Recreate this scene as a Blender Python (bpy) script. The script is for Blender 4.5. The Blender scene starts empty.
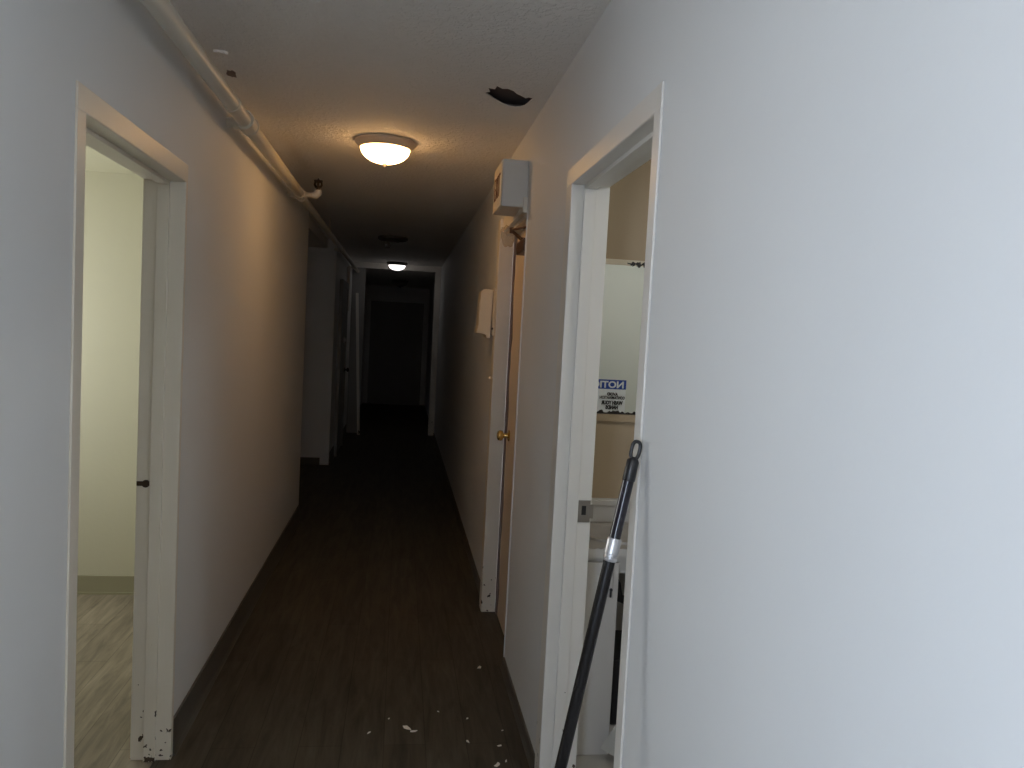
import bpy, bmesh, math, random
from mathutils import Vector, Matrix
PI = math.pi
scn = bpy.context.scene
COL = scn.collection
rnd = random.Random(7)

# ------------------------------------------------------------------ materials
def new_mat(name):
    m = bpy.data.materials.new(name); m.use_nodes = True
    nt = m.node_tree; return m, nt, nt.nodes['Principled BSDF'], nt.nodes, nt.links

def plain(name, col, rough=.5, metal=0., bump=0., bscale=60., var=0., spec=.5):
    m, nt, b, N, L = new_mat(name)
    b.inputs['Base Color'].default_value = (*col, 1)
    b.inputs['Roughness'].default_value = rough
    b.inputs['Metallic'].default_value = metal
    b.inputs['Specular IOR Level'].default_value = spec
    tc = N.new('ShaderNodeTexCoord')
    if var:
        n = N.new('ShaderNodeTexNoise'); n.inputs['Scale'].default_value = 3.1; n.inputs['Detail'].default_value = 5
        L.new(tc.outputs['Object'], n.inputs['Vector'])
        r = N.new('ShaderNodeMix'); r.data_type = 'RGBA'
        r.inputs[6].default_value = (*[c*(1-var) for c in col], 1); r.inputs[7].default_value = (*[min(1, c*(1+var)) for c in col], 1)
        L.new(n.outputs['Fac'], r.inputs[0]); L.new(r.outputs[2], b.inputs['Base Color'])
    if bump:
        n2 = N.new('ShaderNodeTexNoise'); n2.inputs['Scale'].default_value = bscale; n2.inputs['Detail'].default_value = 4
        L.new(tc.outputs['Object'], n2.inputs['Vector'])
        bp = N.new('ShaderNodeBump'); bp.inputs['Strength'].default_value = bump; bp.inputs['Distance'].default_value = .01
        L.new(n2.outputs['Fac'], bp.inputs['Height']); L.new(bp.outputs['Normal'], b.inputs['Normal'])
    return m

def trim_mat(name, col):
    """gloss trim paint, chipped to dark wood close to the floor"""
    m, nt, b, N, L = new_mat(name)
    b.inputs['Roughness'].default_value = .38
    g = N.new('ShaderNodeNewGeometry'); sp = N.new('ShaderNodeSeparateXYZ'); L.new(g.outputs['Position'], sp.inputs[0])
    n = N.new('ShaderNodeTexNoise'); n.inputs['Scale'].default_value = 34; n.inputs['Detail'].default_value = 4
    L.new(g.outputs['Position'], n.inputs['Vector'])
    mr = N.new('ShaderNodeMapRange'); mr.inputs['From Min'].default_value = .0; mr.inputs['From Max'].default_value = .55
    mr.inputs['To Min'].default_value = .60; mr.inputs['To Max'].default_value = .80
    L.new(sp.outputs['Z'], mr.inputs['Value'])
    gt = N.new('ShaderNodeMath'); gt.operation = 'GREATER_THAN'
    L.new(n.outputs['Fac'], gt.inputs[0]); L.new(mr.outputs['Result'], gt.inputs[1])
    mx = N.new('ShaderNodeMix'); mx.data_type = 'RGBA'
    mx.inputs[6].default_value = (*col, 1); mx.inputs[7].default_value = (.06, .04, .025, 1)
    L.new(gt.outputs[0], mx.inputs[0]); L.new(mx.outputs[2], b.inputs['Base Color'])
    n2 = N.new('ShaderNodeTexNoise'); n2.inputs['Scale'].default_value = 9
    L.new(g.outputs['Position'], n2.inputs['Vector'])
    bp = N.new('ShaderNodeBump'); bp.inputs['Strength'].default_value = .15; bp.inputs['Distance'].default_value = .02
    L.new(n2.outputs['Fac'], bp.inputs['Height']); L.new(bp.outputs['Normal'], b.inputs['Normal'])
    return m

def floor_mat(name, k):
    m, nt, b, N, L = new_mat(name)
    tc = N.new('ShaderNodeTexCoord')
    mp = N.new('ShaderNodeMapping'); mp.inputs['Rotation'].default_value = (0, 0, PI/2)
    L.new(tc.outputs['Object'], mp.inputs['Vector'])
    br = N.new('ShaderNodeTexBrick'); br.offset = .37; br.offset_frequency = 2
    br.inputs['Scale'].default_value = 1; br.inputs['Brick Width'].default_value = 1.22; br.inputs['Row Height'].default_value = .155
    br.inputs['Mortar Size'].default_value = .0016; br.inputs['Bias'].default_value = 0
    br.inputs['Color1'].default_value = (.155*k, .135*k, .104*k, 1); br.inputs['Color2'].default_value = (.190*k, .167*k, .130*k, 1)
    br.inputs['Mortar'].default_value = (.11*k, .096*k, .075*k, 1)
    L.new(mp.outputs['Vector'], br.inputs['Vector'])
    m2 = N.new('ShaderNodeMapping'); m2.inputs['Scale'].default_value = (14, 1.6, 1)
    L.new(tc.outputs['Object'], m2.inputs['Vector'])
    n = N.new('ShaderNodeTexNoise'); n.inputs['Scale'].default_value = 1.7; n.inputs['Detail'].default_value = 8; n.inputs['Roughness'].default_value = .65
    n.inputs['Distortion'].default_value = .6
    L.new(m2.outputs['Vector'], n.inputs['Vector'])
    cr = N.new('ShaderNodeValToRGB'); cr.color_ramp.elements[0].position = .3; cr.color_ramp.elements[0].color = (.45, .45, .45, 1)
    cr.color_ramp.elements[1].position = .72; cr.color_ramp.elements[1].color = (1.25, 1.22, 1.18, 1)
    L.new(n.outputs['Fac'], cr.inputs['Fac'])
    mu = N.new('ShaderNodeMix'); mu.data_type = 'RGBA'; mu.blend_type = 'MULTIPLY'; mu.inputs[0].default_value = .85
    L.new(br.outputs['Color'], mu.inputs[6]); L.new(cr.outputs['Color'], mu.inputs[7])
    L.new(mu.outputs[2], b.inputs['Base Color'])
    b.inputs['Roughness'].default_value = .5; b.inputs['Specular IOR Level'].default_value = .15
    bp = N.new('ShaderNodeBump'); bp.inputs['Strength'].default_value = .12; bp.inputs['Distance'].default_value = .004
    L.new(n.outputs['Fac'], bp.inputs['Height']); L.new(bp.outputs['Normal'], b.inputs['Normal'])
    return m

def ceiling_mat():
    m, nt, b, N, L = new_mat('ceiling_texture_paint')
    b.inputs['Roughness'].default_value = .85
    tc = N.new('ShaderNodeTexCoord')
    n = N.new('ShaderNodeTexNoise'); n.inputs['Scale'].default_value = 55; n.inputs['Detail'].default_value = 3
    L.new(tc.outputs['Object'], n.inputs['Vector'])
    n2 = N.new('ShaderNodeTexNoise'); n2.inputs['Scale'].default_value = 2.2; n2.inputs['Detail'].default_value = 4
    L.new(tc.outputs['Object'], n2.inputs['Vector'])
    cr = N.new('ShaderNodeValToRGB'); cr.color_ramp.elements[0].position = .48; cr.color_ramp.elements[1].position = .6
    L.new(n.outputs['Fac'], cr.inputs['Fac'])
    mm = N.new('ShaderNodeMath'); mm.operation = 'MULTIPLY'; L.new(cr.outputs['Color'], mm.inputs[0]); L.new(n2.outputs['Fac'], mm.inputs[1])
    bp = N.new('ShaderNodeBump'); bp.inputs['Strength'].default_value = .5; bp.inputs['Distance'].default_value = .012
    L.new(mm.outputs[0], bp.inputs['Height']); L.new(bp.outputs['Normal'], b.inputs['Normal'])
    mx = N.new('ShaderNodeMix'); mx.data_type = 'RGBA'; mx.inputs[6].default_value = (.82, .79, .75, 1); mx.inputs[7].default_value = (.90, .87, .83, 1)
    L.new(n2.outputs['Fac'], mx.inputs[0]); L.new(mx.outputs[2], b.inputs['Base Color'])
    return m

def emit(name, col, strength, base=(.9, .85, .75)):
    m, nt, b, N, L = new_mat(name)
    b.inputs['Base Color'].default_value = (*base, 1); b.inputs['Roughness'].default_value = .3
    b.inputs['Emission Color'].default_value = (*col, 1); b.inputs['Emission Strength'].default_value = strength
    return m

def clear_mat(name, tint, opac):
    m, nt, b, N, L = new_mat(name)
    out = N['Material Output']; tr = N.new('ShaderNodeBsdfTransparent'); tr.inputs[0].default_value = (*tint, 1)
    b.inputs['Base Color'].default_value = (*tint, 1); b.inputs['Roughness'].default_value = .12
    mx = N.new('ShaderNodeMixShader'); mx.inputs[0].default_value = opac
    L.new(tr.outputs[0], mx.inputs[1]); L.new(b.outputs[0], mx.inputs[2]); L.new(mx.outputs[0], out.inputs[0])
    return m

M = dict(
    wall=plain('wall_paint_cool_white', (.738, .743, .738), .62, bump=.05, bscale=30, var=.02),
    room=plain('room_paint_cream', (.58, .56, .43), .65, bump=.06, bscale=40, var=.02),
    bath=plain('bathroom_paint_tan', (.41, .315, .21), .6, bump=.06, var=.03),
    bathpale=plain('bathroom_paint_pale', (.78, .80, .77), .6, bump=.06, var=.02),
    ceil=ceiling_mat(),
    floor=floor_mat('plank_vinyl_dimmed', .52),  # same planks, the dim corridor light put into a darker colour
    floorroom=floor_mat('plank_vinyl_brightened', 1.7),  # same planks, colour raised to carry the room's brighter light
    bfloor=plain('bathroom_vinyl', (.36, .34, .31), .45, var=.08),
    trim=trim_mat('trim_paint_white', (.76, .73, .68)),
    trimw=trim_mat('trim_paint_cream', (.74, .68, .58)),
    base=plain('vinyl_cove_base', (.105, .095, .080), .5, var=.06),
    baseroom=plain('vinyl_cove_base_olive', (.34, .32, .22), .5, var=.05),
    door2=plain('door_tan', (.68, .55, .40), .55, bump=.08, var=.05),
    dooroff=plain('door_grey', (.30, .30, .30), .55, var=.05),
    pipe=plain('pipe_paint_cream', (.70, .66, .57), .45, bump=.1, bscale=25, var=.05),
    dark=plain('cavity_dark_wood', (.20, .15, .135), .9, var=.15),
    brass=plain('brass', (.80, .56, .20), .22, 1.),
    steel=plain('dull_steel', (.36, .33, .30), .38, .9),
    bronze=plain('aged_bronze', (.055, .038, .026), .4, .7),
    brown=plain('dark_brown_metal', (.10, .05, .03), .45, .3, var=.15),
    white=plain('white_plastic', (.74, .72, .68), .4),
    cream=plain('cream_plastic', (.70, .62, .49), .45),
    signbox=plain('sign_housing_white', (.66, .64, .60), .45),
    red=plain('sign_letter_dark_red', (.16, .05, .025), .5),
    black=plain('black_plastic', (.02, .02, .022), .35),
    tube=plain('black_gloss_enamel', (.011, .008, .015), .10, spec=.6),
    tubelow=plain('black_satin_enamel', (.013, .0115, .011), .26, spec=.22),
    alu=plain('brushed_aluminium', (.62, .61, .62), .34, .75),
    lampbase=plain('lamp_base_cream', (.62, .52, .42), .4),
    lampdead=plain('lamp_base_brown', (.12, .10, .085), .45),
    glassdead=plain('unlit_lamp_glass', (.24, .22, .21), .2),
    glow=emit('lamp_glass_warm', (1, .56, .22), 18.),
    fillnear=emit('lamp_glass_fill', (1, .92, .82), 23.),  # for the added fill dome behind the camera
    glowcool=emit('lamp_glass_cool', (1, .93, .90), 2.3),
    fillbath=emit('lamp_glass_fill_bathroom', (1, .97, .90), 33.),  # for the added fill dome in the washroom
    chip=plain('paint_chip_white', (.88, .86, .80), .7),
    plastic=clear_mat('clear_plastic_film', (.90, .85, .78), .16),
    panetint=clear_mat('window_glass_grey', (.76, .72, .64), .06),
    pane=clear_mat('window_glass', (.95, .97, .97), .06),
    vanity=plain('vanity_white_laminate', (.56, .54, .52), .4, var=.03),
    counter=plain('counter_grey_white', (.36, .335, .31), .35, var=.08),
    signwhite=plain('sign_face_white', (.90, .92, .97), .35),
    signblue=plain('sign_band_blue', (.02, .07, .38), .35),
    ink=plain('sign_ink_black', (.015, .015, .018), .5),
    inkwhite=plain('sign_ink_white', (.85, .87, .9), .5),
    tarnish=plain('mirror_black_tarnish', (.018, .014, .012), .6),
    card=plain('grey_white_board', (.50, .49, .46), .7, var=.04),
)
def mirror_mat():
    m, nt, b, N, L = new_mat('mirror_silver')
    b.inputs['Base Color'].default_value = (.90, .93, .92, 1); b.inputs['Metallic'].default_value = 1; b.inputs['Roughness'].default_value = .0
    return m
M['mirror'] = mirror_mat()

# ------------------------------------------------------------------ mesh helpers
def B(): return bmesh.new()
def box(bm, x0, x1, y0, y1, z0, z1, bev=0.):
    vs = [bm.verts.new(p) for p in ((x0,y0,z0),(x1,y0,z0),(x1,y1,z0),(x0,y1,z0),(x0,y0,z1),(x1,y0,z1),(x1,y1,z1),(x0,y1,z1))]
    fs = [bm.faces.new([vs[i] for i in f]) for f in ((3,2,1,0),(4,5,6,7),(0,1,5,4),(1,2,6,5),(2,3,7,6),(3,0,4,7))]
    if bev:
        es = list({e for f in fs for e in f.edges})
        bmesh.ops.bevel(bm, geom=es, offset=bev, segments=2, affect='EDGES', profile=.6)
    return bm
def frame_axes(d):
    d = d.normalized(); a = Vector((0,0,1)) if abs(d.z) < .9 else Vector((1,0,0))
    u = d.cross(a).normalized(); return u, d.cross(u).normalized()
def tube(bm, pts, rad, seg=16, cap=True):
    pts = [Vector(p) for p in pts]; n = len(pts)
    rads = rad if isinstance(rad, (list, tuple)) else [rad]*n
    rings = []; u = None
    for i, p in enumerate(pts):
        d = (pts[min(i+1, n-1)] - pts[max(i-1, 0)])
        if u is None: u, v = frame_axes(d)
        else:
            dn = d.normalized(); u = (u - dn*u.dot(dn)).normalized(); v = dn.cross(u)
        rings.append([bm.verts.new(p + (u*math.cos(2*PI*k/seg) + v*math.sin(2*PI*k/seg))*rads[i]) for k in range(seg)])
    for a, b in zip(rings, rings[1:]):
        for k in range(seg): bm.faces.new((a[k], a[(k+1) % seg], b[(k+1) % seg], b[k]))
    if cap:
        bm.faces.new(rings[0][::-1]); bm.faces.new(rings[-1])
    return bm
def lathe(bm, prof, seg=40, mat=Matrix()):
    rings = []
    for r, z in prof:
        if r < 1e-6: rings.append([bm.verts.new(mat @ Vector((0,0,z)))])
        else: rings.append([bm.verts.new(mat @ Vector((r*math.cos(2*PI*k/seg), r*math.sin(2*PI*k/seg), z))) for k in range(seg)])
    for a, b in zip(rings, rings[1:]):
        for k in range(seg):
            j = (k+1) % seg
            if len(a) == 1 and len(b) == 1: continue
            if len(a) == 1: bm.faces.new((a[0], b[j], b[k]))
            elif len(b) == 1: bm.faces.new((a[k], a[j], b[0]))
            else: bm.faces.new((a[k], a[j], b[j], b[k]))
    return bm
def prism(bm, poly, d):
    """closed polygon (3-D points) extruded by vector d"""
    d = Vector(d); a = [bm.verts.new(p) for p in poly]; b = [bm.verts.new(Vector(p)+d) for p in poly]; n = len(a)
    bm.faces.new(a[::-1]); bm.faces.new(b)
    for k in range(n): bm.faces.new((a[k], a[(k+1) % n], b[(k+1) % n], b[k]))
    return bm
def obj(name, bm, mat, parent=None, smooth=False, loc=None):
    bmesh.ops.recalc_face_normals(bm, faces=bm.faces)
    me = bpy.data.meshes.new(name); bm.to_mesh(me); bm.free()
    me.materials.append(M[mat] if isinstance(mat, str) else mat)
    if smooth:
        for p in me.polygons: p.use_smooth = True
        try: me.set_sharp_from_angle(angle=math.radians(38))
        except Exception: pass
    o = bpy.data.objects.new(name, me); COL.objects.link(o)
    if parent is not None:
        o.parent = parent; o.matrix_parent_inverse = parent.matrix_world.inverted()
    return o
def tag(o, label=None, cat=None, group=None, kind=None):
    if label: o['label'] = label
    if cat: o['category'] = cat
    if group: o['group'] = group
    if kind: o['kind'] = kind
    return o
def thing(name, label, cat, loc=(0,0,0), group=None):
    o = bpy.data.objects.new(name, None); COL.objects.link(o); o.location = loc; o.empty_display_size = .1
    o.matrix_world = Matrix.Translation(loc)
    return tag(o, label, cat, group)
def struct(name, bm, mat, label=None, cat=None, smooth=False):
    return tag(obj(name, bm, mat, None, smooth), label, cat, kind='structure')
def sthing(name, label, cat, loc=(0,0,0)):
    return tag(thing(name, label, cat, loc), kind='structure')
def text_mesh(body, size, depth=.001, bold=0., width=None):
    cu = bpy.data.curves.new('lettering', 'FONT'); cu.body = body; cu.size = size; cu.extrude = depth
    cu.offset = bold; cu.align_x = 'CENTER'; cu.align_y = 'CENTER'; cu.resolution_u = 3
    t = bpy.data.objects.new('lettering', cu); COL.objects.link(t)
    dg = bpy.context.evaluated_depsgraph_get(); dg.update()
    me = bpy.data.meshes.new_from_object(t.evaluated_get(dg))
    bpy.data.objects.remove(t); bpy.data.curves.remove(cu)
    bm = bmesh.new(); bm.from_mesh(me); bpy.data.meshes.remove(me)
    xs = [v.co.x for v in bm.verts]; ys = [v.co.y for v in bm.verts]
    cx, cy, w = (max(xs)+min(xs))/2, (max(ys)+min(ys))/2, max(xs)-min(xs)
    k = width/w if width else 1
    for v in bm.verts: v.co.x = (v.co.x-cx)*k; v.co.y -= cy
    return bm

# ------------------------------------------------------------------ key dimensions (metres)
XL, XR, ZC = -.744, .54, 2.50
YB, YE = -2.6, 16.5                     # corridor ends
LD0, LD1, LDH = 1.973, 2.820, 2.007     # left doorway
RD0, RD1, RDH = 1.735, 2.590, 2.058      # right doorway (washroom)
TD0, TD1, TDH = 3.57, 4.31, 2.11        # tan door on the right
AL0, AL1 = 6.32, 8.95                   # side corridor opening on the left
FY = 11.75                              # cross-corridor door frame
RMX, RMY, RMZ = -2.6, 4.57, 2.31        # left room
MY, BNY, BX = 3.22, 1.20, 2.0            # washroom mirror wall, near wall, far side

# ------------------------------------------------------------------ shell
bm = B(); box(bm, -3.2, 2.1, YB-.2, YE+.2, -.1, 0); struct('floor', bm, 'floor', 'grey-brown wood-look plank floor of the corridor, colour darkened for its dim light', 'floor')
bm = B(); box(bm, RMX, XL-.05, 1.0, RMY, 0, .002); struct('floor_left_room', bm, 'floorroom', 'grey-tan plank floor of the room behind the left doorway, colour raised for its brighter light', 'floor')
bm = B(); box(bm, .60, BX, BNY, MY, 0, .004); struct('floor_washroom', bm, 'bfloor', 'pale grey washroom floor behind the right doorway', 'floor')

# corridor ceiling with a ragged hole
HOLE = [(.282,3.176),(.302,3.158),(.290,3.110),(.318,3.120),(.321,3.078),(.345,3.104),(.366,3.097),(.392,3.120),(.408,3.150),(.419,3.161),(.436,3.178),(.450,3.196),(.462,3.182),(.480,3.190),(.472,3.250),(.464,3.296),(.448,3.322),(.428,3.334),(.400,3.326),(.369,3.300),(.330,3.245),(.306,3.205)]
bm = B()
def loop(pts, z):
    vs = [bm.verts.new((x, y, z)) for x, y in pts]
    return [bm.edges.new((vs[i], vs[(i+1) % len(vs)])) for i in range(len(vs))]
es = loop([(XL-.1, YB-.1), (XR+.12, YB-.1), (XR+.12, YE+.1), (XL-.1, YE+.1)], ZC) + loop(HOLE, ZC)
r = bmesh.ops.triangle_fill(bm, edges=es, use_beauty=True)
fs = [g for g in r['geom'] if isinstance(g, bmesh.types.BMFace)]
ex = bmesh.ops.extrude_face_region(bm, geom=fs)
for g in ex['geom']:
    if isinstance(g, bmesh.types.BMVert): g.co.z += .004
ceiling = struct('ceiling', bm, 'ceil', 'textured off-white corridor ceiling with a ragged hole', 'ceiling')
bm = B()
x0, x1, y0, y1 = .22, .536, 2.98, 3.45
box(bm, x0-.02, x1+.004, y0-.02, y1+.02, ZC+.045, ZC+.065)
for a in ((x0-.02, x0, y0, y1), (x1, x1+.004, y0, y1), (x0, x1, y0-.02, y0), (x0, x1, y1, y1+.02)): box(bm, *a, ZC+.0045, ZC+.045)
tag(obj('hole_cavity', bm, 'dark', ceiling), 'dark cavity inside the ceiling hole')

# right wall with its two doorways
def wall_x(bm, x0, x1, ya, yb, z1, holes):
    y = ya
    for h0, h1, hz in sorted(holes):
        box(bm, x0, x1, y, h0, 0, z1); box(bm, x0, x1, h0, h1, hz, z1); y = h1
    box(bm, x0, x1, y, yb, 0, z1)
bm = B(); wall_x(bm, XR, XR+.12, YB, YE, ZC, [(RD0-.02, RD1+.02, RDH+.02), (TD0, TD1, TDH)])
struct('wall_right', bm, 'wall', 'cool white painted corridor wall on the right', 'wall')
GX0, GX1, GZ0, GZ1 = -1.70, -.50, .75, 2.15
bm = B(); wall_x(bm, XL-.1, XL, YB, AL0, ZC, [(GX0, GX1, GZ1), (LD0-.02, LD1+.02, LDH+.02)]); box(bm, XL-.1, XL, GX0, GX1, 0, GZ0)
struct('wall_left', bm, 'wall', 'cool white painted corridor wall on the left, before the side corridor', 'wall')
bm = B(); box(bm, XL-.1, XL, AL1, YE, 0, ZC); struct('wall_left_far', bm, 'wall', 'shadowed left corridor wall past the side corridor', 'wall')
bm = B(); box(bm, -3.1, XL-.1, AL1, AL1+.1, 0, 2.4); box(bm, -3.1, -3.0, AL0, AL1, 0, 2.4); box(bm, -3.1, XL-.1, AL0-.1, AL0, 0, 2.4)
struct('wall_side_corridor', bm, 'wall', 'dark walls of the side corridor opening on the left', 'wall')
bm = B(); box(bm, -3.1, XL-.1, AL0-.1, AL1+.1, 2.4, 2.5); struct('ceiling_side_corridor', bm, 'ceil', 'ceiling of the dark side corridor', 'ceiling')
bm = B(); box(bm, XL-.1, XR+.12, YE, YE+.1, 0, ZC); struct('wall_far', bm, 'wall', 'dark wall closing the far end of the corridor', 'wall')
# back end of the corridor (behind the camera): solid wall, then an added unseen window letting in fill daylight
bm = B(); box(bm, XL-.1, XR+.12, YB-.1, YB, 0, ZC); struct('wall_back', bm, 'wall')
bm = B()
for a in ((GX0, GX0+.05, GZ0, GZ1), (GX1-.05, GX1, GZ0, GZ1), (GX0+.05, GX1-.05, GZ0, GZ0+.05), (GX0+.05, GX1-.05, GZ1-.05, GZ1)): box(bm, XL-.08, XL-.03, a[0], a[1], a[2], a[3])
w = struct('fill_window_unseen', bm, 'trim'); bm = B(); box(bm, XL-.058, XL-.052, GX0+.05, GX1-.05, GZ0+.05, GZ1-.05); obj('pane', bm, 'pane', w)

# left room
WY0, WY1, WZ0, WZ1 = 3.25, 4.40, .95, 2.05
bm = B()
box(bm, RMX-.1, XL-.1, RMY, RMY+.1, 0, RMZ)                       # far wall seen through the doorway
box(bm, RMX-.1, XL-.1, .9, 1.0, 0, RMZ)
box(bm, RMX-.1, RMX, 1.0, WY0, 0, RMZ); box(bm, RMX-.1, RMX, WY1, RMY, 0, RMZ); box(bm, RMX-.1, RMX, WY0, WY1, 0, WZ0); box(bm, RMX-.1, RMX, WY0, WY1, WZ1, RMZ)
box(bm, XL-.116, XL-.1001, 1.0, LD0-.09, 0, RMZ); box(bm, XL-.116, XL-.1001, LD1+.09, RMY, 0, RMZ); box(bm, XL-.116, XL-.1001, LD0-.09, LD1+.09, LDH+.09, RMZ)
struct('wall_left_room', bm, 'room', 'pale cream wall of the room behind the left doorway', 'wall')
bm = B(); box(bm, RMX-.1, XL-.1, .9, RMY+.1, RMZ, RMZ+.1); struct('ceiling_left_room', bm, 'room', 'cream ceiling of the left room seen through the doorway', 'ceiling')
bm = B(); box(bm, RMX, XL-.117, RMY-.008, RMY, .012, .105); box(bm, RMX, XL-.117, RMY-.016, RMY, 0, .014)
struct('baseboard_left_room', bm, 'baseroom', 'olive vinyl base under the cream room wall', 'baseboard')
bm = B()
for a in ((WY0, WY0+.05, WZ0, WZ1), (WY1-.05, WY1, WZ0, WZ1), (WY0+.05, WY1-.05, WZ0, WZ0+.05), (WY0+.05, WY1-.05, WZ1-.05, WZ1)): box(bm, RMX-.09, RMX-.03, a[0], a[1], a[2], a[3])
w = struct('window_2', bm, 'trim'); bm = B(); box(bm, RMX-.065, RMX-.058, WY0+.05, WY1-.05, WZ0+.05, WZ1-.05); obj('pane', bm, 'panetint', w)

# washroom
bm = B(); box(bm, XR+.12, BX+.1, MY, MY+.1, 0, 2.4); struct('wall_washroom_far', bm, 'bath', 'tan washroom wall carrying the mirror', 'wall')
bm = B(); box(bm, XR+.1201, BX+.1, BNY-.1, BNY, 0, 2.4); struct('wall_washroom_near', bm, 'bathpale')
bm = B(); box(bm, BX, BX+.1, BNY, MY, 0, 2.4); box(bm, XR+.1202, XR+.132, BNY, RD0-.09, 0, 2.4); box(bm, XR+.1202, XR+.132, RD1+.09, MY, 0, 2.4); box(bm, XR+.1202, XR+.132, RD0-.09, RD1+.09, RDH+.09, 2.4)
struct('wall_washroom_side', bm, 'bathpale')
bm = B(); box(bm, XR+.12, BX+.1, BNY-.1, MY+.1, 2.4, 2.5); struct('ceiling_washroom', bm, 'ceil')

# base strips along the corridor
def baseboard(name, label, x, sgn, runs, h, mat='base'):
    bm = B()
    for a, b in runs:
        prism(bm, [(x, a, 0), (x+sgn*.016, a, 0), (x+sgn*.010, a, .014), (x+sgn*.007, a, .03), (x+sgn*.006, a, h-.003), (x, a, h)], (0, b-a, 0))
    struct(name, bm, mat, label, 'baseboard')
baseboard('baseboard_left', 'dark grey vinyl base along the left corridor wall', XL, 1, [(YB, LD0-.052), (LD1+.026, AL0), (AL1, FY-.1)], .135)
baseboard('baseboard_right', 'dark vinyl base along the right corridor wall', XR, -1, [(YB, RD0-.052), (RD1+.087, TD0), (TD1+.1, FY-.1)], .055)
bm = B(); box(bm, -3.0, XL-.1, AL1-.008, AL1, 0, .08); struct('baseboard_side_corridor', bm, 'base', 'dark base at the back of the side corridor', 'baseboard')

# ------------------------------------------------------------------ door frames
def frame(name, label, x, sgn, depth, y0, y1, h, mat, cn=.05, cf=.05, ch=.058, th=.006, so=.044):
    """cased opening in a wall whose corridor face is at x (sgn = direction into the corridor); depth = jamb depth"""
    t = sthing(name, label, 'door frame', (x, (y0+y1)/2, 0))
    f = th*sgn
    def bx(bm, xa, xb, *r, bev=.0025): box(bm, min(xa, xb), max(xa, xb), *r, bev=bev)
    for ya, yb in ((y0-cn, y0-.001), (y1+.001, y1+cf)):
        bm = B(); bx(bm, x, x+f, ya, yb, 0, h+.001); obj('casing', bm, mat, t)
    bm = B(); bx(bm, x, x+f, y0-cn, y1+cf, h+.001, h+ch); obj('head_casing', bm, mat, t)
    xi = x - sgn*depth
    for ya, yb in ((y0-.02, y0), (y1, y1+.02)):
        bm = B(); bx(bm, x+f*.8, xi, ya, yb, 0, h); obj('jamb', bm, mat, t)
    bm = B(); bx(bm, x+f*.8, xi, y0-.02, y1+.02, h, h+.02); obj('head_jamb', bm, mat, t)
    s0, s1 = x - sgn*so, x - sgn*(so+.040)
    for ya, yb in ((y0, y0+.013), (y1-.013, y1)):
        bm = B(); bx(bm, s0, s1, ya, yb, 0, h-.013); obj('door_stop', bm, mat, t)
    bm = B(); bx(bm, s0, s1, y0, y1, h-.013, h); obj('head_stop', bm, mat, t)
    return t
fl = frame('trim_1', 'chipped cream door frame around the left doorway', XL, 1, .130, LD0, LD1, LDH, 'trimw', cn=.052, cf=.025, ch=.060)
fr = frame('trim_2', 'white door frame around the right washroom doorway', XR, -1, .124, RD0, RD1, RDH, 'trim', cn=.05, cf=.085, so=.036)
# strike plates
def ring_plate(bm, pl, x0, x1, z0, z1, hx0, hx1, hz0, hz1, y, t):
    for a in ((x0, x1, z0, hz0), (x0, x1, hz1, z1), (x0, hx0, hz0, hz1), (hx1, x1, hz0, hz1)): box(bm, a[0], a[1], y-t, y, a[2], a[3])
bm = B(); ring_plate(bm, 0, .6165, .660, .930, 1.006, .630, .646, .955, .987, RD1, .003); box(bm, .655, .671, RD1-.004, RD1+.002, .944, .992, .001)
sp = obj('strike_plate', bm, 'steel', fr); tag(sp, 'dull steel strike plate')
bm = B(); box(bm, .630, .646, RD1-.002, RD1, .955, .987); obj('latch_pocket', bm, 'black', sp)
bm = B(); tube(bm, [(-.842, LD1-.0005, .980), (-.842, LD1-.007, .980)], .013, 18); box(bm, -.872, -.842, LD1-.005, LD1, .972, .988, .001)
tag(obj('strike_plate', bm, 'bronze', fl), 'dark bronze keeper on the far jamb')

# tan door on the right: thick far post, leaf, knob
t = sthing('trim_3', 'cream frame post beside the recessed tan door', 'door frame', (.54, TD1, 0))
bm = B(); box(bm, .505, .585, TD1-.006, TD1+.09, 0, TDH+.07, .004); obj('casing', bm, 'trimw', t)
bm = B(); box(bm, .520, .585, TD0+.02, TD1, TDH, TDH+.07, .003); obj('head_casing', bm, 'trimw', t)
bm = B(); box(bm, XR-.004, XR+.09, TD0-.004, TD0, 0, TDH+.004); box(bm, XR-.003, XR, TD0-.014, TD0-.004, 0, TDH+.004); obj('corner_bead', bm, 'wall', t)
bm = B(); box(bm, .5405, .66, TD0+.0005, TD1-.007, TDH-.020, TDH-.0005, .002); obj('head_jamb', bm, 'trimw', t)
dr = sthing('door_1', 'tan recessed door with brass knob on the right wall', 'door', (.60, TD0, 0))
bm = B()
zz = [0.012+(TDH-.036)*k/30 for k in range(31)]
edge = [TD1-.080-.020*math.sin(k*.9)-.030*rnd.random() for k in range(len(zz))]
poly = [(.588, TD0+.002, .012)] + [(.588, e, z) for e, z in zip(edge, zz)] + [(.588, TD0+.002, zz[-1])]
prism(bm, poly, (.04, 0, 0)); leaf = obj('leaf', bm, 'door2', dr)
bm = B(); box(bm, .5852, .66, TD1-.045, TD1-.0065, 0, TDH-.021); box(bm, .5915, .66, TD1-.16, TD1-.045, 0, TDH-.021); box(bm, .634, .66, TD0+.001, TD1-.16, 0, TDH-.021); tag(obj('shadow_gap', bm, 'dark', dr), 'dark backing for the shadow in the splintered gap beside the leaf')  # dark backing strips carry the gap's shadow in their colour
kx = Matrix.Translation((.588, 4.12, 1.02)) @ Matrix.Rotation(-PI/2, 4, 'Y')
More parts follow.
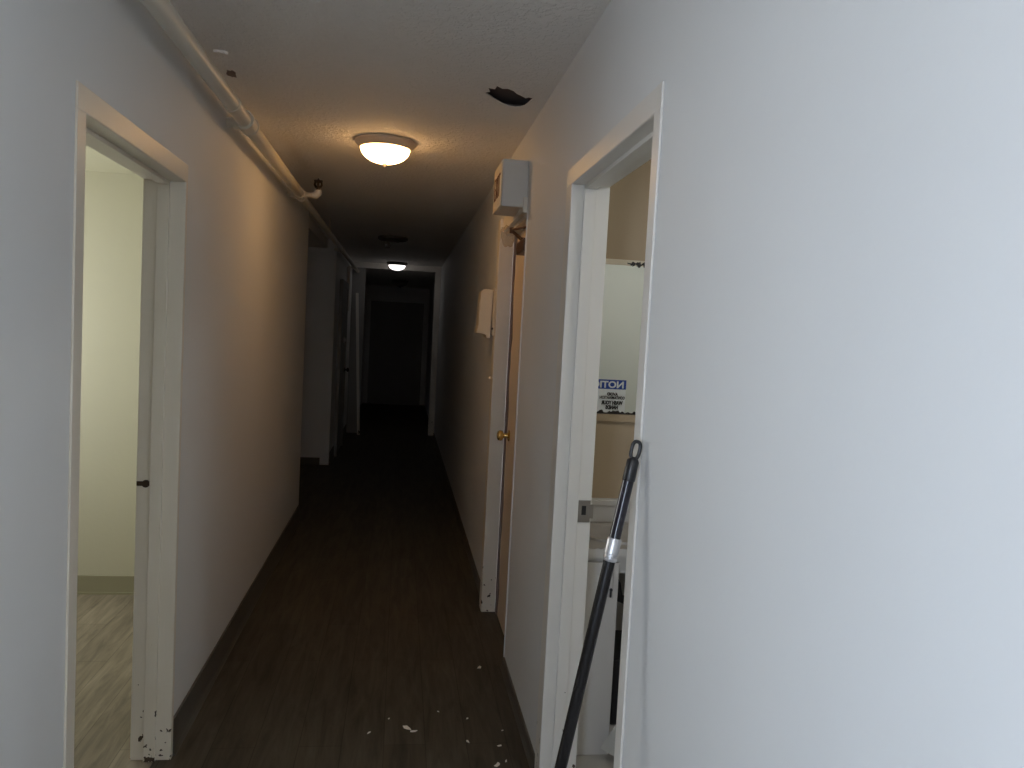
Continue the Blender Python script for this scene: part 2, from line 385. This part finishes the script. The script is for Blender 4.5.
bm = B(); lathe(bm, [(0,0),(.030,0),(.031,.004),(.026,.008),(.013,.012),(.011,.028),(.015,.032),(.024,.037),(.028,.047),(.027,.056),(.020,.063),(.010,.066),(0,.066)], 28, kx)
tag(obj('knob', bm, 'brass', dr, True), 'polished brass knob')

# doors and frames deep in the corridor
t = sthing('trim_4', 'pale cross-corridor frame lit by the far lamp', 'door frame', (0, FY, 0))
bm = B(); box(bm, XL, -.555, FY, FY+.14, 0, 2.42, .006); obj('jamb', bm, 'dooroff', t)  # left jamb takes the grey, its dimness put into the colour
bm = B(); box(bm, .455, XR, FY, FY+.14, 0, 2.42, .006); obj('jamb', bm, 'trim', t)
bm = B(); box(bm, XL, XR, FY, FY+.14, 2.42, ZC, .004); obj('header', bm, 'trim', t)
bm = B(); box(bm, XL, XR, FY+.1405, YE, 2.42, 2.49); struct('ceiling_far', bm, 'ceil', 'lower dark ceiling beyond the far frame', 'ceiling')
d = sthing('door_2', 'dim closed door at the far end of the corridor', 'door', (-.1, YE, 0))
bm = B(); box(bm, -.56, .35, YE-.03, YE-.002, .01, 2.03, .003)
for a in ((-.46, -.15), (-.05, .25)):
    for b in ((.2, .85), (1.0, 1.85)): box(bm, a[0], a[1], YE-.036, YE-.03, b[0], b[1], .003)
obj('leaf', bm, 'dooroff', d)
bm = B()
for a in ((-.64, -.56, 0, 2.11), (.35, .43, 0, 2.11), (-.56, .35, 2.03, 2.11)): box(bm, a[0], a[1], YE-.04, YE, a[2], a[3], .003)
obj('casing', bm, 'dooroff', d)
bm = B(); lathe(bm, [(0,0),(.03,0),(.028,.006),(.011,.012),(.011,.03),(.026,.04),(.027,.055),(.015,.064),(0,.065)], 20, Matrix.Translation((.27, YE-.03, 1.0)) @ Matrix.Rotation(PI/2, 4, 'X')); obj('knob', bm, 'steel', d, True)
d = sthing('door_3', 'dark closed door in the left wall past the side corridor', 'door', (XL, 9.6, 0))
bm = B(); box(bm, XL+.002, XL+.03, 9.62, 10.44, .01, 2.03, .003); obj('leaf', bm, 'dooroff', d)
bm = B()
for a in ((9.54, 9.62, 0, 2.11), (10.44, 10.52, 0, 2.11), (9.62, 10.44, 2.03, 2.11)): box(bm, XL, XL+.04, a[0], a[1], a[2], a[3], .003)
obj('casing', bm, 'dooroff', d)
for z, s in ((1.385, 1.),):
    bm = B(); lathe(bm, [(0,0),(.034,0),(.032,.008),(.020,.014),(.020,.026),(.012,.03),(0,.03)], 20, Matrix.Translation((XL+.03, 10.12, z)) @ Matrix.Rotation(PI/2, 4, 'Y')); obj('deadbolt', bm, 'alu', d, True)
bm = B(); lathe(bm, [(0,0),(.03,0),(.028,.006),(.011,.012),(.011,.03),(.026,.04),(.027,.055),(.015,.064),(0,.065)], 20, Matrix.Translation((XL+.03, 10.36, 1.0)) @ Matrix.Rotation(PI/2, 4, 'Y')); obj('knob', bm, 'bronze', d, True)
p = thing('conduit', 'short pale vertical conduit high on the far left wall', 'conduit', (XL+.03, 10.58, 1.78))
bm = B(); tube(bm, [(XL+.026, 10.60, 1.80), (XL+.026, 10.60, 2.33)], .024, 14); obj('tube', bm, 'white', p, True)
bm = B(); box(bm, XL+.001, XL+.052, 10.57, 10.63, 1.76, 1.82, .003); obj('box', bm, 'white', p)
p = thing('wooden_plank', 'pale narrow plank leaning near the far left door frame', 'plank', (-.5, FY-.2, 0))
bm = B(); prism(bm, [(-.575, FY-.16, 0), (-.535, FY-.16, 0), (-.642, FY-.012, 2.05), (-.682, FY-.012, 2.05)], (0, -.022, 0)); obj('board', bm, 'trim', p)

# ------------------------------------------------------------------ ceiling lamps
def lamp(label, x, y, z, base, glass, r=.155, group=None):
    t = thing('ceiling_lamp', label, 'lamp', (x, y, z), group)
    k = r/.155; T = Matrix.Translation((x, y, z))
    bm = B(); lathe(bm, [(0,0),(.150*k,0),(.155*k,-.006),(.155*k,-.014),(.148*k,-.022),(.138*k,-.030),(.132*k,-.040),(.126*k,-.042),(.118*k,-.036),(0,-.030)], 56, T); obj('base', bm, base, t, True)
    bm = B(); prof = [(.124*k*math.cos(a), -.040-.075*k*math.sin(a)) for a in [PI/2*i/14 for i in range(14)]]+[(0, -.040-.075*k)]
    lathe(bm, prof, 56, T); obj('glass_bowl', bm, glass, t, True)
    zf = -.040-.075*k
    bm = B(); lathe(bm, [(0,zf+.006),(.011,zf+.004),(.012,zf-.004),(.008,zf-.010),(.006,zf-.016),(0,zf-.020)], 20, T); obj('finial', bm, base, t, True)
    return t
lamp('lit warm dome lamp on the near corridor ceiling', -.122, 4.13, ZC, 'lampbase', 'glow')
t = thing('ceiling_lamp', 'dark unlit lamp base on the ceiling between the two lit lamps', 'lamp', (-.13, 8.35, ZC))
T = Matrix.Translation((-.13, 8.35, ZC))
bm = B(); lathe(bm, [(0,0),(.15,0),(.155,-.006),(.153,-.024),(.138,-.034),(.130,-.034),(.122,-.012),(0,-.010)], 48, T); obj('base', bm, 'lampdead', t, True)
for dx in (-.05, .05):
    bm = B(); tube(bm, [(-.13+dx, 8.35, ZC-.010), (-.13+dx, 8.35, ZC-.050)], .018, 14); s = obj('socket', bm, 'lampdead', t, True)
bm = B(); lathe(bm, [(0,-.115),(.02,-.112),(.031,-.095),(.029,-.078),(.015,-.058),(.013,-.05)], 20, T @ Matrix.Translation((-.05, 0, 0))); obj('bulb', bm, 'glassdead', t, True)
lamp('small far dome lamp glowing cool white', -.105, 11.45, ZC, 'lampdead', 'glowcool', r=.15)
lamp('faint unlit dome lamp beyond the far frame', -.06, 14.2, 2.42, 'lampdead', 'glassdead', r=.15)
lamp('unseen fill dome added to the corridor ceiling above the viewer', -.12, -.55, ZC, 'lampbase', 'fillnear', r=.20)  # added fill lamp, out of view, lifts the near ceiling and jambs
lamp('unseen fill dome added to the washroom ceiling', 1.45, 2.1, 2.40, 'lampbase', 'fillbath', r=.14)  # added out of view to brighten the washroom and the mirrored wall

# ------------------------------------------------------------------ sprinkler pipe
PX, PZ = -.664, 2.360
p = thing('sprinkler_pipe', 'cream painted sprinkler pipe running along the ceiling above the left wall', 'pipe', (PX, 5.12, PZ))
bm = B(); tube(bm, [(PX, YB+.002, PZ), (PX, 5.12, PZ)], .030, 22); obj('pipe', bm, 'pipe', p, True)
bm = B(); tube(bm, [(PX, 5.12, PZ), (PX, FY+.0, PZ)], .023, 20); obj('pipe', bm, 'pipe', p, True)
def fitting(y, r, l=.10):
    bm = B(); tube(bm, [(PX, y-l, PZ), (PX, y-l+.016, PZ), (PX, y-l+.018, PZ), (PX, y+l-.018, PZ), (PX, y+l-.016, PZ), (PX, y+l, PZ)], [r*1.32, r*1.32, r*1.18, r*1.18, r*1.32, r*1.32], 22)
    return bm
def branch(y, r, name, pts, rr):
    bm = B(); tube(bm, pts, rr, 16); return obj(name, bm, 'pipe', p, True)
for y, r in ((3.42, .030), (5.14, .027), (8.6, .023), (10.9, .023)):
    tee = obj('tee_fitting', fitting(y, r, .065), 'pipe', p, True)
    bm = B(); tube(bm, [(PX-.02, y, PZ), (PX-.052, y, PZ), (PX-.053, y, PZ), (XL+.0015, y, PZ)], [r*.95, r*.95, r*.6, r*.6], 16); obj('wall_branch', bm, 'pipe', p, True)
bm = B(); tube(bm, [(PX, 3.12, PZ), (PX, 3.165, PZ)], .034, 22); obj('coupling', bm, 'pipe', p, True)
# sprinkler on its arm
ys = 5.14
bm = B(); tube(bm, [(PX, ys, PZ), (PX+.035, ys, PZ), (PX+.037, ys, PZ), (PX+.085, ys, PZ)], [.024, .024, .016, .016], 16); obj('arm', bm, 'pipe', p, True)
bm = B(); tube(bm, [(PX+.075, ys, PZ), (PX+.098, ys, PZ), (PX+.108, ys, PZ+.010), (PX+.108, ys, PZ+.034)], [.022, .022, .022, .023], 18); obj('elbow', bm, 'white', p, True)
h = bm = B(); tube(bm, [(PX+.108, ys, PZ+.034), (PX+.108, ys, PZ+.056)], .012, 12)
for s in (-1, 1): tube(bm, [(PX+.108+s*.010, ys, PZ+.05), (PX+.108+s*.021, ys, PZ+.066), (PX+.108+s*.019, ys, PZ+.082), (PX+.108, ys, PZ+.092)], .0075, 8)
tube(bm, [(PX+.108, ys, PZ+.056), (PX+.108, ys, PZ+.09)], .008, 8)
lathe(bm, [(0,.092),(.026,.088),(.027,.094),(.008,.098),(0,.110)], 18, Matrix.Translation((PX+.108, ys, PZ)))
tag(obj('sprinkler_head', bm, 'bronze', p, True), 'dark upright sprinkler head')
# strap hangers to the ceiling
for y in (1.3, 7.2):
    bm = B(); r0 = .033 if y < 4.9 else .026
    for k in range(24):
        a0, a1 = 2*PI*k/24, 2*PI*(k+1)/24
        prism(bm, [(PX+r0*math.cos(a), y-.008, PZ+r0*math.sin(a)) for a in (a0, a1)] + [(PX+(r0-.003)*math.cos(a), y-.008, PZ+(r0-.003)*math.sin(a)) for a in (a1, a0)], (0, .016, 0))
    tube(bm, [(PX, y, PZ+r0-.002), (PX, y, ZC-.001)], .0045, 8)
    obj('hanger', bm, 'pipe' , p)

# peeling flakes on the ceiling above the pipe
def flake(name, label, cat, pts, z, th, mat, group=None):
    bm = B(); vs = [(x, y, z+rnd.uniform(0, .004)) for x, y in pts]
    prism(bm, vs, (0, 0, th)); o = obj(name, bm, mat); return tag(o, label, cat, group)
def blob(cx, cy, r, n=9, sx=1., sy=1., rot=0.):
    q = []
    for k in range(n):
        a = 2*PI*k/n; rr = r*rnd.uniform(.38, 1.2); x, y = rr*math.cos(a)*sx, rr*math.sin(a)*sy
        q.append((cx+x*math.cos(rot)-y*math.sin(rot), cy+x*math.sin(rot)+y*math.cos(rot)))
    return q
flake('paint_flake', 'pale curl of paint peeling from the ceiling beside the pipe', 'paint flake', blob(-.672, 2.985, .026, 10, 1.2, .6, .4), ZC-.012, .011, 'ceil')
flake('ceiling_scar', 'dark rough scar in the ceiling paint beside the pipe', 'ceiling damage', blob(-.690, 3.24, .026, 14, .8, 1.9, .1), ZC-.006, .005, 'dark')

# ------------------------------------------------------------------ exit sign above the tan door
EX = .417; ey0, ey1, ez0, ez1 = 3.60, 3.90, 2.134, 2.346
s = thing('exit_sign', 'white box exit sign on the right wall above the tan door', 'sign', (XR, 3.75, ez0))
bm = B(); box(bm, EX+.006, XR-.0005, ey0, ey1, ez0, ez1, .006); obj('housing', bm, 'signbox', s)
bm = B(); box(bm, EX, EX+.0055, ey0+.003, ey1-.003, ez0+.003, ez1-.003, .002); face = obj('face_plate', bm, 'cream', s)
bm = text_mesh('EXIT', .160, .0012, -.003, .200)
bm.transform(Matrix.Translation((EX-.0016, (ey0+ey1)/2, (ez0+ez1)/2)) @ Matrix(((0,0,-1,0),(-1,0,0,0),(0,1,0,0),(0,0,0,1))))
tag(obj('lettering', bm, 'red', face), 'dark red EXIT lettering')

# door closer with a scissor arm, and plastic film caught on it
c = thing('door_closer', 'dark brown closer with folding arm at the top of the tan door', 'door closer', (.588, 3.75, 1.94))
bm = B(); box(bm, .532, .587, 3.60, 3.835, 1.940, 2.000, .008); obj('body', bm, 'brown', c)
bm = B(); tube(bm, [(.560, 3.80, 2.000), (.560, 3.80, 2.022)], .015, 14); obj('pivot', bm, 'brown', c, True)
def bar(a, b, w, th):
    bm = B(); tube(bm, [a, b], [w, w*.85], 10); return bm
obj('arm', bar((.558, 3.80, 2.010), (.510, 3.85, 2.058), .009, .008), 'brown', c)
obj('arm', bar((.510, 3.85, 2.064), (.587, 3.68, 2.066), .007, .008), 'brown', c)
bm = B(); tube(bm, [(.510, 3.85, 2.046), (.510, 3.85, 2.074)], .012, 12); obj('elbow_joint', bm, 'brown', c, True)
bm = B(); box(bm, .575, .602, 3.64, 3.72, 2.058, TDH-.0205, .003); obj('bracket', bm, 'brown', c)
bm = B(); bmesh.ops.create_icosphere(bm, subdivisions=4, radius=1)
for v in bm.verts:
    n = v.co.normalized(); k = 1+.10*math.sin(7*n.x+3*n.z)+.07*math.sin(11*n.y-5*n.z)+.04*math.sin(17*n.z+9*n.x)
    v.co = Vector((.500+.034*n.x*k, 3.93+.06*n.y*k, 2.040+.048*n.z*k - .012*n.x))
tag(obj('plastic_film', bm, 'plastic', c, True), 'crumpled clear plastic film caught on the arm')

# cream dispenser and light switch beyond the tan door
d = thing('wall_dispenser', 'cream plastic dispenser on the right wall past the tan door', 'dispenser', (XR, 4.7, 1.54))
bm = B(); box(bm, XR-.016, XR-.0005, 4.62, 4.80, 1.545, 1.818, .004); obj('back_plate', bm, 'cream', d)
bm = B()
prof = [(.522, 1.812), (.470, 1.814), (.452, 1.797), (.448, 1.74), (.444, 1.60), (.436, 1.568), (.438, 1.556), (.470, 1.552), (.490, 1.545), (.496, 1.530), (.515, 1.530), (.518, 1.60)]
prism(bm, [(x, 4.628, z) for x, z in prof], (0, .165, 0)); bmesh.ops.recalc_face_normals(bm, faces=bm.faces)
bmesh.ops.bevel(bm, geom=[e for e in bm.edges if abs(e.verts[0].co.y-e.verts[1].co.y) < 1e-5], offset=.004, segments=2, affect='EDGES'); obj('cover', bm, 'cream', d)
bm = B(); prism(bm, [(.458, 4.629, 1.785), (.452, 4.629, 1.785), (.464, 4.629, 1.69), (.470, 4.629, 1.69)], (0, -.004, 0)); obj('rib', bm, 'cream', d)
bm = B(); box(bm, .520, .532, 4.605, 4.628, 1.578, 1.590, .002); obj('catch', bm, 'bronze', d)
bm = B()
d = thing('light_switch', 'cream light switch low beside the tan door frame', 'switch', (XR, 4.54, 1.3))
bm = B(); box(bm, XR-.014, XR-.0005, 4.50, 4.575, 1.235, 1.365, .002); obj('plate', bm, 'cream', d)
bm = B(); prism(bm, [(XR-.014, 4.530, 1.312), (XR-.030, 4.530, 1.303), (XR-.030, 4.530, 1.295), (XR-.014, 4.530, 1.289)], (0, .013, 0)); obj('toggle', bm, 'cream', d)

# ------------------------------------------------------------------ washroom contents
m = thing('wall_mirror', 'frameless washroom mirror with blackened edges on the tan wall', 'mirror', (1.2, MY, 1.22))
mz0, mz1, mx0, mx1 = 1.246, 1.866, .70, 1.60
bm = B(); box(bm, mx0, mx1, MY-.006, MY-.0005, mz0, mz1); obj('glass', bm, 'mirror', m)
bm = B(); x = mx0
top = []
while x < mx1:
    top.append((x, mz0+rnd.choice((.004, .007, .012, .016))*rnd.uniform(.6, 1.1))); x += rnd.uniform(.006, .014)
prism(bm, [(mx0, MY-.0075, mz0-.002), (mx1, MY-.0075, mz0-.002)] + [(a, MY-.0075, b) for a, b in reversed(top)], (0, .001, 0)); tag(obj('tarnish', bm, 'tarnish', m), 'black ragged tarnish along the lower edge')
bm = B(); x = .915; top = []; bot = []
while x < 1.12:
    k = min(1, (x-.905)/.05)
    top.append((x, mz1+.010+rnd.uniform(-.004, .012)*k)); bot.append((x, mz1+.006-rnd.uniform(-.002, .014)*k)); x += rnd.uniform(.004, .009)
prism(bm, [(a, MY-.0135, b) for a, b in bot] + [(a, MY-.0135, b) for a, b in reversed(top)], (0, .001, 0)); obj('tarnish', bm, 'tarnish', m)
bm = B(); box(bm, mx0, mx1, MY-.012, MY-.0005, mz1, mz1+.022, .002); obj('top_channel', bm, 'cream', m)
bm = B(); box(bm, mx0, mx1, MY-.016, MY-.0005, mz0-.034, mz0-.003, .002); obj('bottom_ledge', bm, 'bath', m)

# NOTICE sign hung on the near washroom wall; the photo shows it in the mirror
s = thing('warning_sign', 'blue and white hand-washing notice reflected reversed in the washroom mirror', 'sign', (0, BNY, 0))
SW, SH = .290, .240
def sign(cx_left, ztop):
    """cx_left = world x of the edge where the N stands; the sign faces +Y so its text runs towards -X"""
    R = Matrix(((-1,0,0,0),(0,0,1,0),(0,1,0,0),(0,0,0,1)))
    bm = B(); box(bm, cx_left-SW, cx_left, BNY+.0005, BNY+.003, ztop-SH, ztop); pan = obj('panel', bm, 'signwhite', s)
    bm = B(); box(bm, cx_left-SW, cx_left, BNY+.0031, BNY+.0042, ztop-.064, ztop); band = obj('header_band', bm, 'signblue', s)
    def put(txt, size, xc, zc, width, mat, par, bold):
        bm = text_mesh(txt, size, .0004, bold, width); bm.transform(Matrix.Translation((xc, BNY+.0050, zc)) @ R)
        obj('lettering', bm, mat, par)
    put('NOTICE', .062, cx_left-.017-.127, ztop-.033, .254, 'inkwhite', band, .0022)
    xc = cx_left-.093
    put('AVOID', .029, xc, ztop-.098, .078, 'ink', pan, .0014)
    put('CONTAMINATION', .029, xc, ztop-.122, .176, 'ink', pan, .0008)
    put('WASH YOUR', .034, xc, ztop-.157, .152, 'ink', pan, .0022)
    put('HANDS', .034, xc, ztop-.188, .088, 'ink', pan, .0022)
sign(1.533, 1.286)

v = thing('vanity_cabinet', 'white vanity with chipped grey counter below the washroom mirror', 'vanity', (1.0, 3.0, 0))
vx0, vx1, vy0, vz = XR+.134, 1.30, 2.80, .785
bm = B(); box(bm, vx0, vx1, MY-.016, MY-.0005, vz, vz+.10, .003); box(bm, vx0, vx1, MY-.024, MY-.0005, vz+.072, vz+.094, .003); obj('backsplash', bm, 'vanity', v)
bm = B(); fx = [vx0+(vx1-vx0)*k/40 for k in range(41)]
fy = [vy0-.014+rnd.uniform(-.005, .009) for _ in fx]
prism(bm, [(x, y, vz-.030) for x, y in zip(fx, fy)] + [(vx1, MY-.0165, vz-.030), (vx0, MY-.0165, vz-.030)], (0, 0, .030)); obj('countertop', bm, 'counter', v)
bm = B()
x = vx0; top = []; bot = []
while x < 1.05:
    top.append((x, vz+rnd.uniform(-.002, .007))); bot.append((x, vz-.034+rnd.uniform(-.006, .008))); x += rnd.uniform(.008, .018)
prism(bm, [(a, vy0-.0225, b) for a, b in bot] + [(a, vy0-.0225, b) for a, b in reversed(top)], (0, .0025, 0)); obj('broken_edging', bm, 'vanity', v)
bm = B(); T = Matrix.Translation((.98, 3.00, vz)) @ Matrix.Diagonal((1.25, .80, 1, 1))
lathe(bm, [(.215, .0005), (.214, .010), (.200, .013), (.188, .009), (.180, .0035), (.10, .002), (0, .0018)], 44, T); obj('basin', bm, 'counter', v, True)
bm = B(); zc = vz-.031
box(bm, vx0, vx0+.018, vy0+.02, MY-.001, 0, zc); box(bm, vx1-.018, vx1, vy0+.02, MY-.001, 0, zc); box(bm, vx0+.018, vx1-.018, MY-.016, MY-.001, 0, zc)
box(bm, vx0+.018, vx1-.018, vy0+.02, MY-.016, .06, .075); box(bm, vx0, vx1, vy0, vy0+.02, .690, zc); obj('carcass', bm, 'vanity', v)
bm = B(); box(bm, vx0+.003, .833, vy0-.019, vy0-.001, .004, .735, .003); dd = obj('door', bm, 'vanity', v)
bm = B(); box(bm, .811, .8135, vy0-.0200, vy0-.0185, .60, .72); obj('seam', bm, 'counter', dd)
bm = B(); tube(bm, [(.805, vy0-.022, .638), (.805, vy0-.022, .606)], .0042, 8); bmesh.ops.create_uvsphere(bm, u_segments=10, v_segments=8, radius=.0065, matrix=Matrix.Translation((.805, vy0-.023, .634))); obj('key', bm, 'black', dd)
bm = B(); tube(bm, [(.98, 3.00, zc), (.98, 3.00, .60), (.97, 2.97, .545), (.93, 2.95, .53), (.885, 2.94, .55), (.875, 2.95, .60), (.875, 3.02, .62), (.875, 3.19, .62)], .018, 14)
tag(obj('drain_pipe', bm, 'black', v, True), 'dark drain trap under the counter')
bm = B(); box(bm, .852, 1.20, 2.86, 3.17, .076, .335, .01); o = obj('dark_filler', bm, 'black', None); tag(o, 'black filler box put in to darken the open vanity cabinet', 'box')  # black filler standing in for the shade inside the cabinet

bd = thing('board_offcut', 'pale grey board leaning low inside the washroom doorway', 'board', (.83, 2.74, 0))
A1 = Vector((.789, 2.745, .004)); A2 = Vector((.848, 2.690, .004))
e = (A2-A1).normalized(); up = Vector((.10, .09, .95)).normalized()
bm = B(); prism(bm, [A1+Vector((0, 0, .045)), A1+e*.30+Vector((0,0,-.0)), A1+e*.30+up*.42, A1+e*.16+up*.36], (.006, .006, 0)); obj('panel', bm, 'card', bd)

# ------------------------------------------------------------------ mop pole
TP = Vector((.5225, 1.665, 1.335)); FT = Vector((.266, 1.603, .0)); ax = (FT-TP).normalized(); LN = (FT-TP).length
q = thing('mop_pole', 'black telescopic mop pole leaning on the right door frame', 'mop pole', FT)
def at(s): return TP + ax*s
T0, T1, T2 = .088, .219, .270
bm = B(); tube(bm, [at(.040), at(.046), at(T0), at(T0+.003)], [.0095, .0135, .0140, .0128], 20); obj('grip', bm, 'black', q, True)
side = ax.cross(Vector((0,1,0))).normalized()
bm = B(); pts = []
for k in range(33):
    a = 2*PI*k/32; pts.append(TP + ax*(.0215 - .0190*math.copysign(abs(math.cos(a))**.7, math.cos(a))) + side*.0092*math.copysign(abs(math.sin(a))**.7, math.sin(a)))
tube(bm, pts, .0041, 10, cap=False); obj('hanging_loop', bm, 'black', q, True)
bm = B(); tube(bm, [at(T0), at(T1+.01)], .0125, 24); obj('upper_tube', bm, 'tube', q, True)
bm = B(); tube(bm, [at(T1), at(T1+.003), at(T1+.034), at(T1+.036), at(T1+.041), at(T1+.043), at(T2-.003), at(T2)], [.0145, .0158, .0158, .0140, .0140, .0158, .0158, .0142], 24); obj('locking_collar', bm, 'alu', q, True)
bm = B(); tube(bm, [at(T2-.006), at(LN-.05)], .0130, 24); obj('lower_tube', bm, 'tubelow', q, True)
bm = B(); tube(bm, [at(LN-.052), at(LN-.004)], .0150, 20); obj('end_cap', bm, 'black', q, True)

# ------------------------------------------------------------------ flakes of paint on the floor
chips = [(.088,3.010,.024,'largest white paint flake on the floor, broken in two near the bottom of the photo'),
 (.112,2.985,.016,'white paint flake touching the lower right of the largest flake'),
 (.424,3.564,.020,'white paint flake farthest down the corridor floor on the right'),
 (.017,3.091,.008,'small white flake on the floor up left of the largest flake'),
 (.215,3.143,.007,'tiny pale flake on the floor midway across the corridor'),
 (.328,3.080,.008,'small pale flake on the floor right of the middle'),
 (.316,2.901,.013,'white flake in line below the small flake right of the middle'),
 (.436,2.867,.012,'white flake on the floor nearest the right baseboard'),
 (.410,2.735,.020,'white flake at the very bottom edge of the photo'),
 (.445,2.760,.010,'small white flake beside the baseboard at the bottom edge'),
 (-.057,2.983,.013,'dull thin flake left of the largest white flake'),
 (.46,2.98,.006,'tiny flake hugging the right baseboard')]
for x, y, r, lab in chips:
    bm = B(); pts = blob(x, y, r*.8, 6, 1.25, .7, rnd.uniform(0, 3))
    n = len(pts); a = [bm.verts.new((px, py, .0006+rnd.uniform(0, r*.12))) for px, py in pts]; b_ = [bm.verts.new(v.co+Vector((0,0,.0016))) for v in a]
    bm.faces.new(a[::-1]); bm.faces.new(b_)
    for k in range(n): bm.faces.new((a[k], a[(k+1) % n], b_[(k+1) % n], b_[k]))
    tag(obj('paint_flake', bm, 'chip'), lab, 'paint flake', 'paint flakes on the corridor floor')

# ------------------------------------------------------------------ daylight and camera
w = bpy.data.worlds.new('daylight'); scn.world = w; w.use_nodes = True
bg = w.node_tree.nodes['Background']; bg.inputs[0].default_value = (.79, .89, 1.09, 1); bg.inputs[1].default_value = 16.6
def portal(name, loc, rot, sx, sy):
    l = bpy.data.lights.new(name, 'AREA'); l.shape = 'RECTANGLE'; l.size = sx; l.size_y = sy; l.cycles.is_portal = True
    o = bpy.data.objects.new(name, l); COL.objects.link(o); o.location = loc; o.rotation_euler = rot
portal('window_portal', (RMX-.12, (WY0+WY1)/2, (WZ0+WZ1)/2), (0, -PI/2, 0), WZ1-WZ0, WY1-WY0)
portal('window_portal', (XL-.12, (GX0+GX1)/2, (GZ0+GZ1)/2), (0, -PI/2, 0), GZ1-GZ0, GX1-GX0)

cam = bpy.data.cameras.new('camera'); co = bpy.data.objects.new('camera', cam); COL.objects.link(co); scn.camera = co
cam.sensor_fit = 'HORIZONTAL'; cam.sensor_width = 36; cam.lens = 36*790/1024; cam.clip_start = .05; cam.clip_end = 100
yaw, pitch, roll = .14179601, .06112585, .0525054
f = Vector((math.sin(yaw), math.cos(yaw), 0)); r_ = Vector((math.cos(yaw), -math.sin(yaw), 0)); u = Vector((0,0,1))
f2 = f*math.cos(pitch) - u*math.sin(pitch); u2 = u*math.cos(pitch) + f*math.sin(pitch)
r3 = r_*math.cos(roll) + u2*math.sin(roll); u3 = u2*math.cos(roll) - r_*math.sin(roll)
co.matrix_world = Matrix(((r3.x, u3.x, -f2.x, 0), (r3.y, u3.y, -f2.y, 0), (r3.z, u3.z, -f2.z, 1.55), (0,0,0,1)))

scn.cycles.max_bounces = 10; scn.cycles.diffuse_bounces = 6; scn.cycles.glossy_bounces = 5; scn.cycles.transparent_max_bounces = 12
scn.cycles.caustics_reflective = False; scn.cycles.caustics_refractive = False
vs = scn.view_settings; vs.view_transform = 'Standard'; vs.look = 'None'; vs.gamma = 1; vs.use_curve_mapping = False; vs.exposure = 0
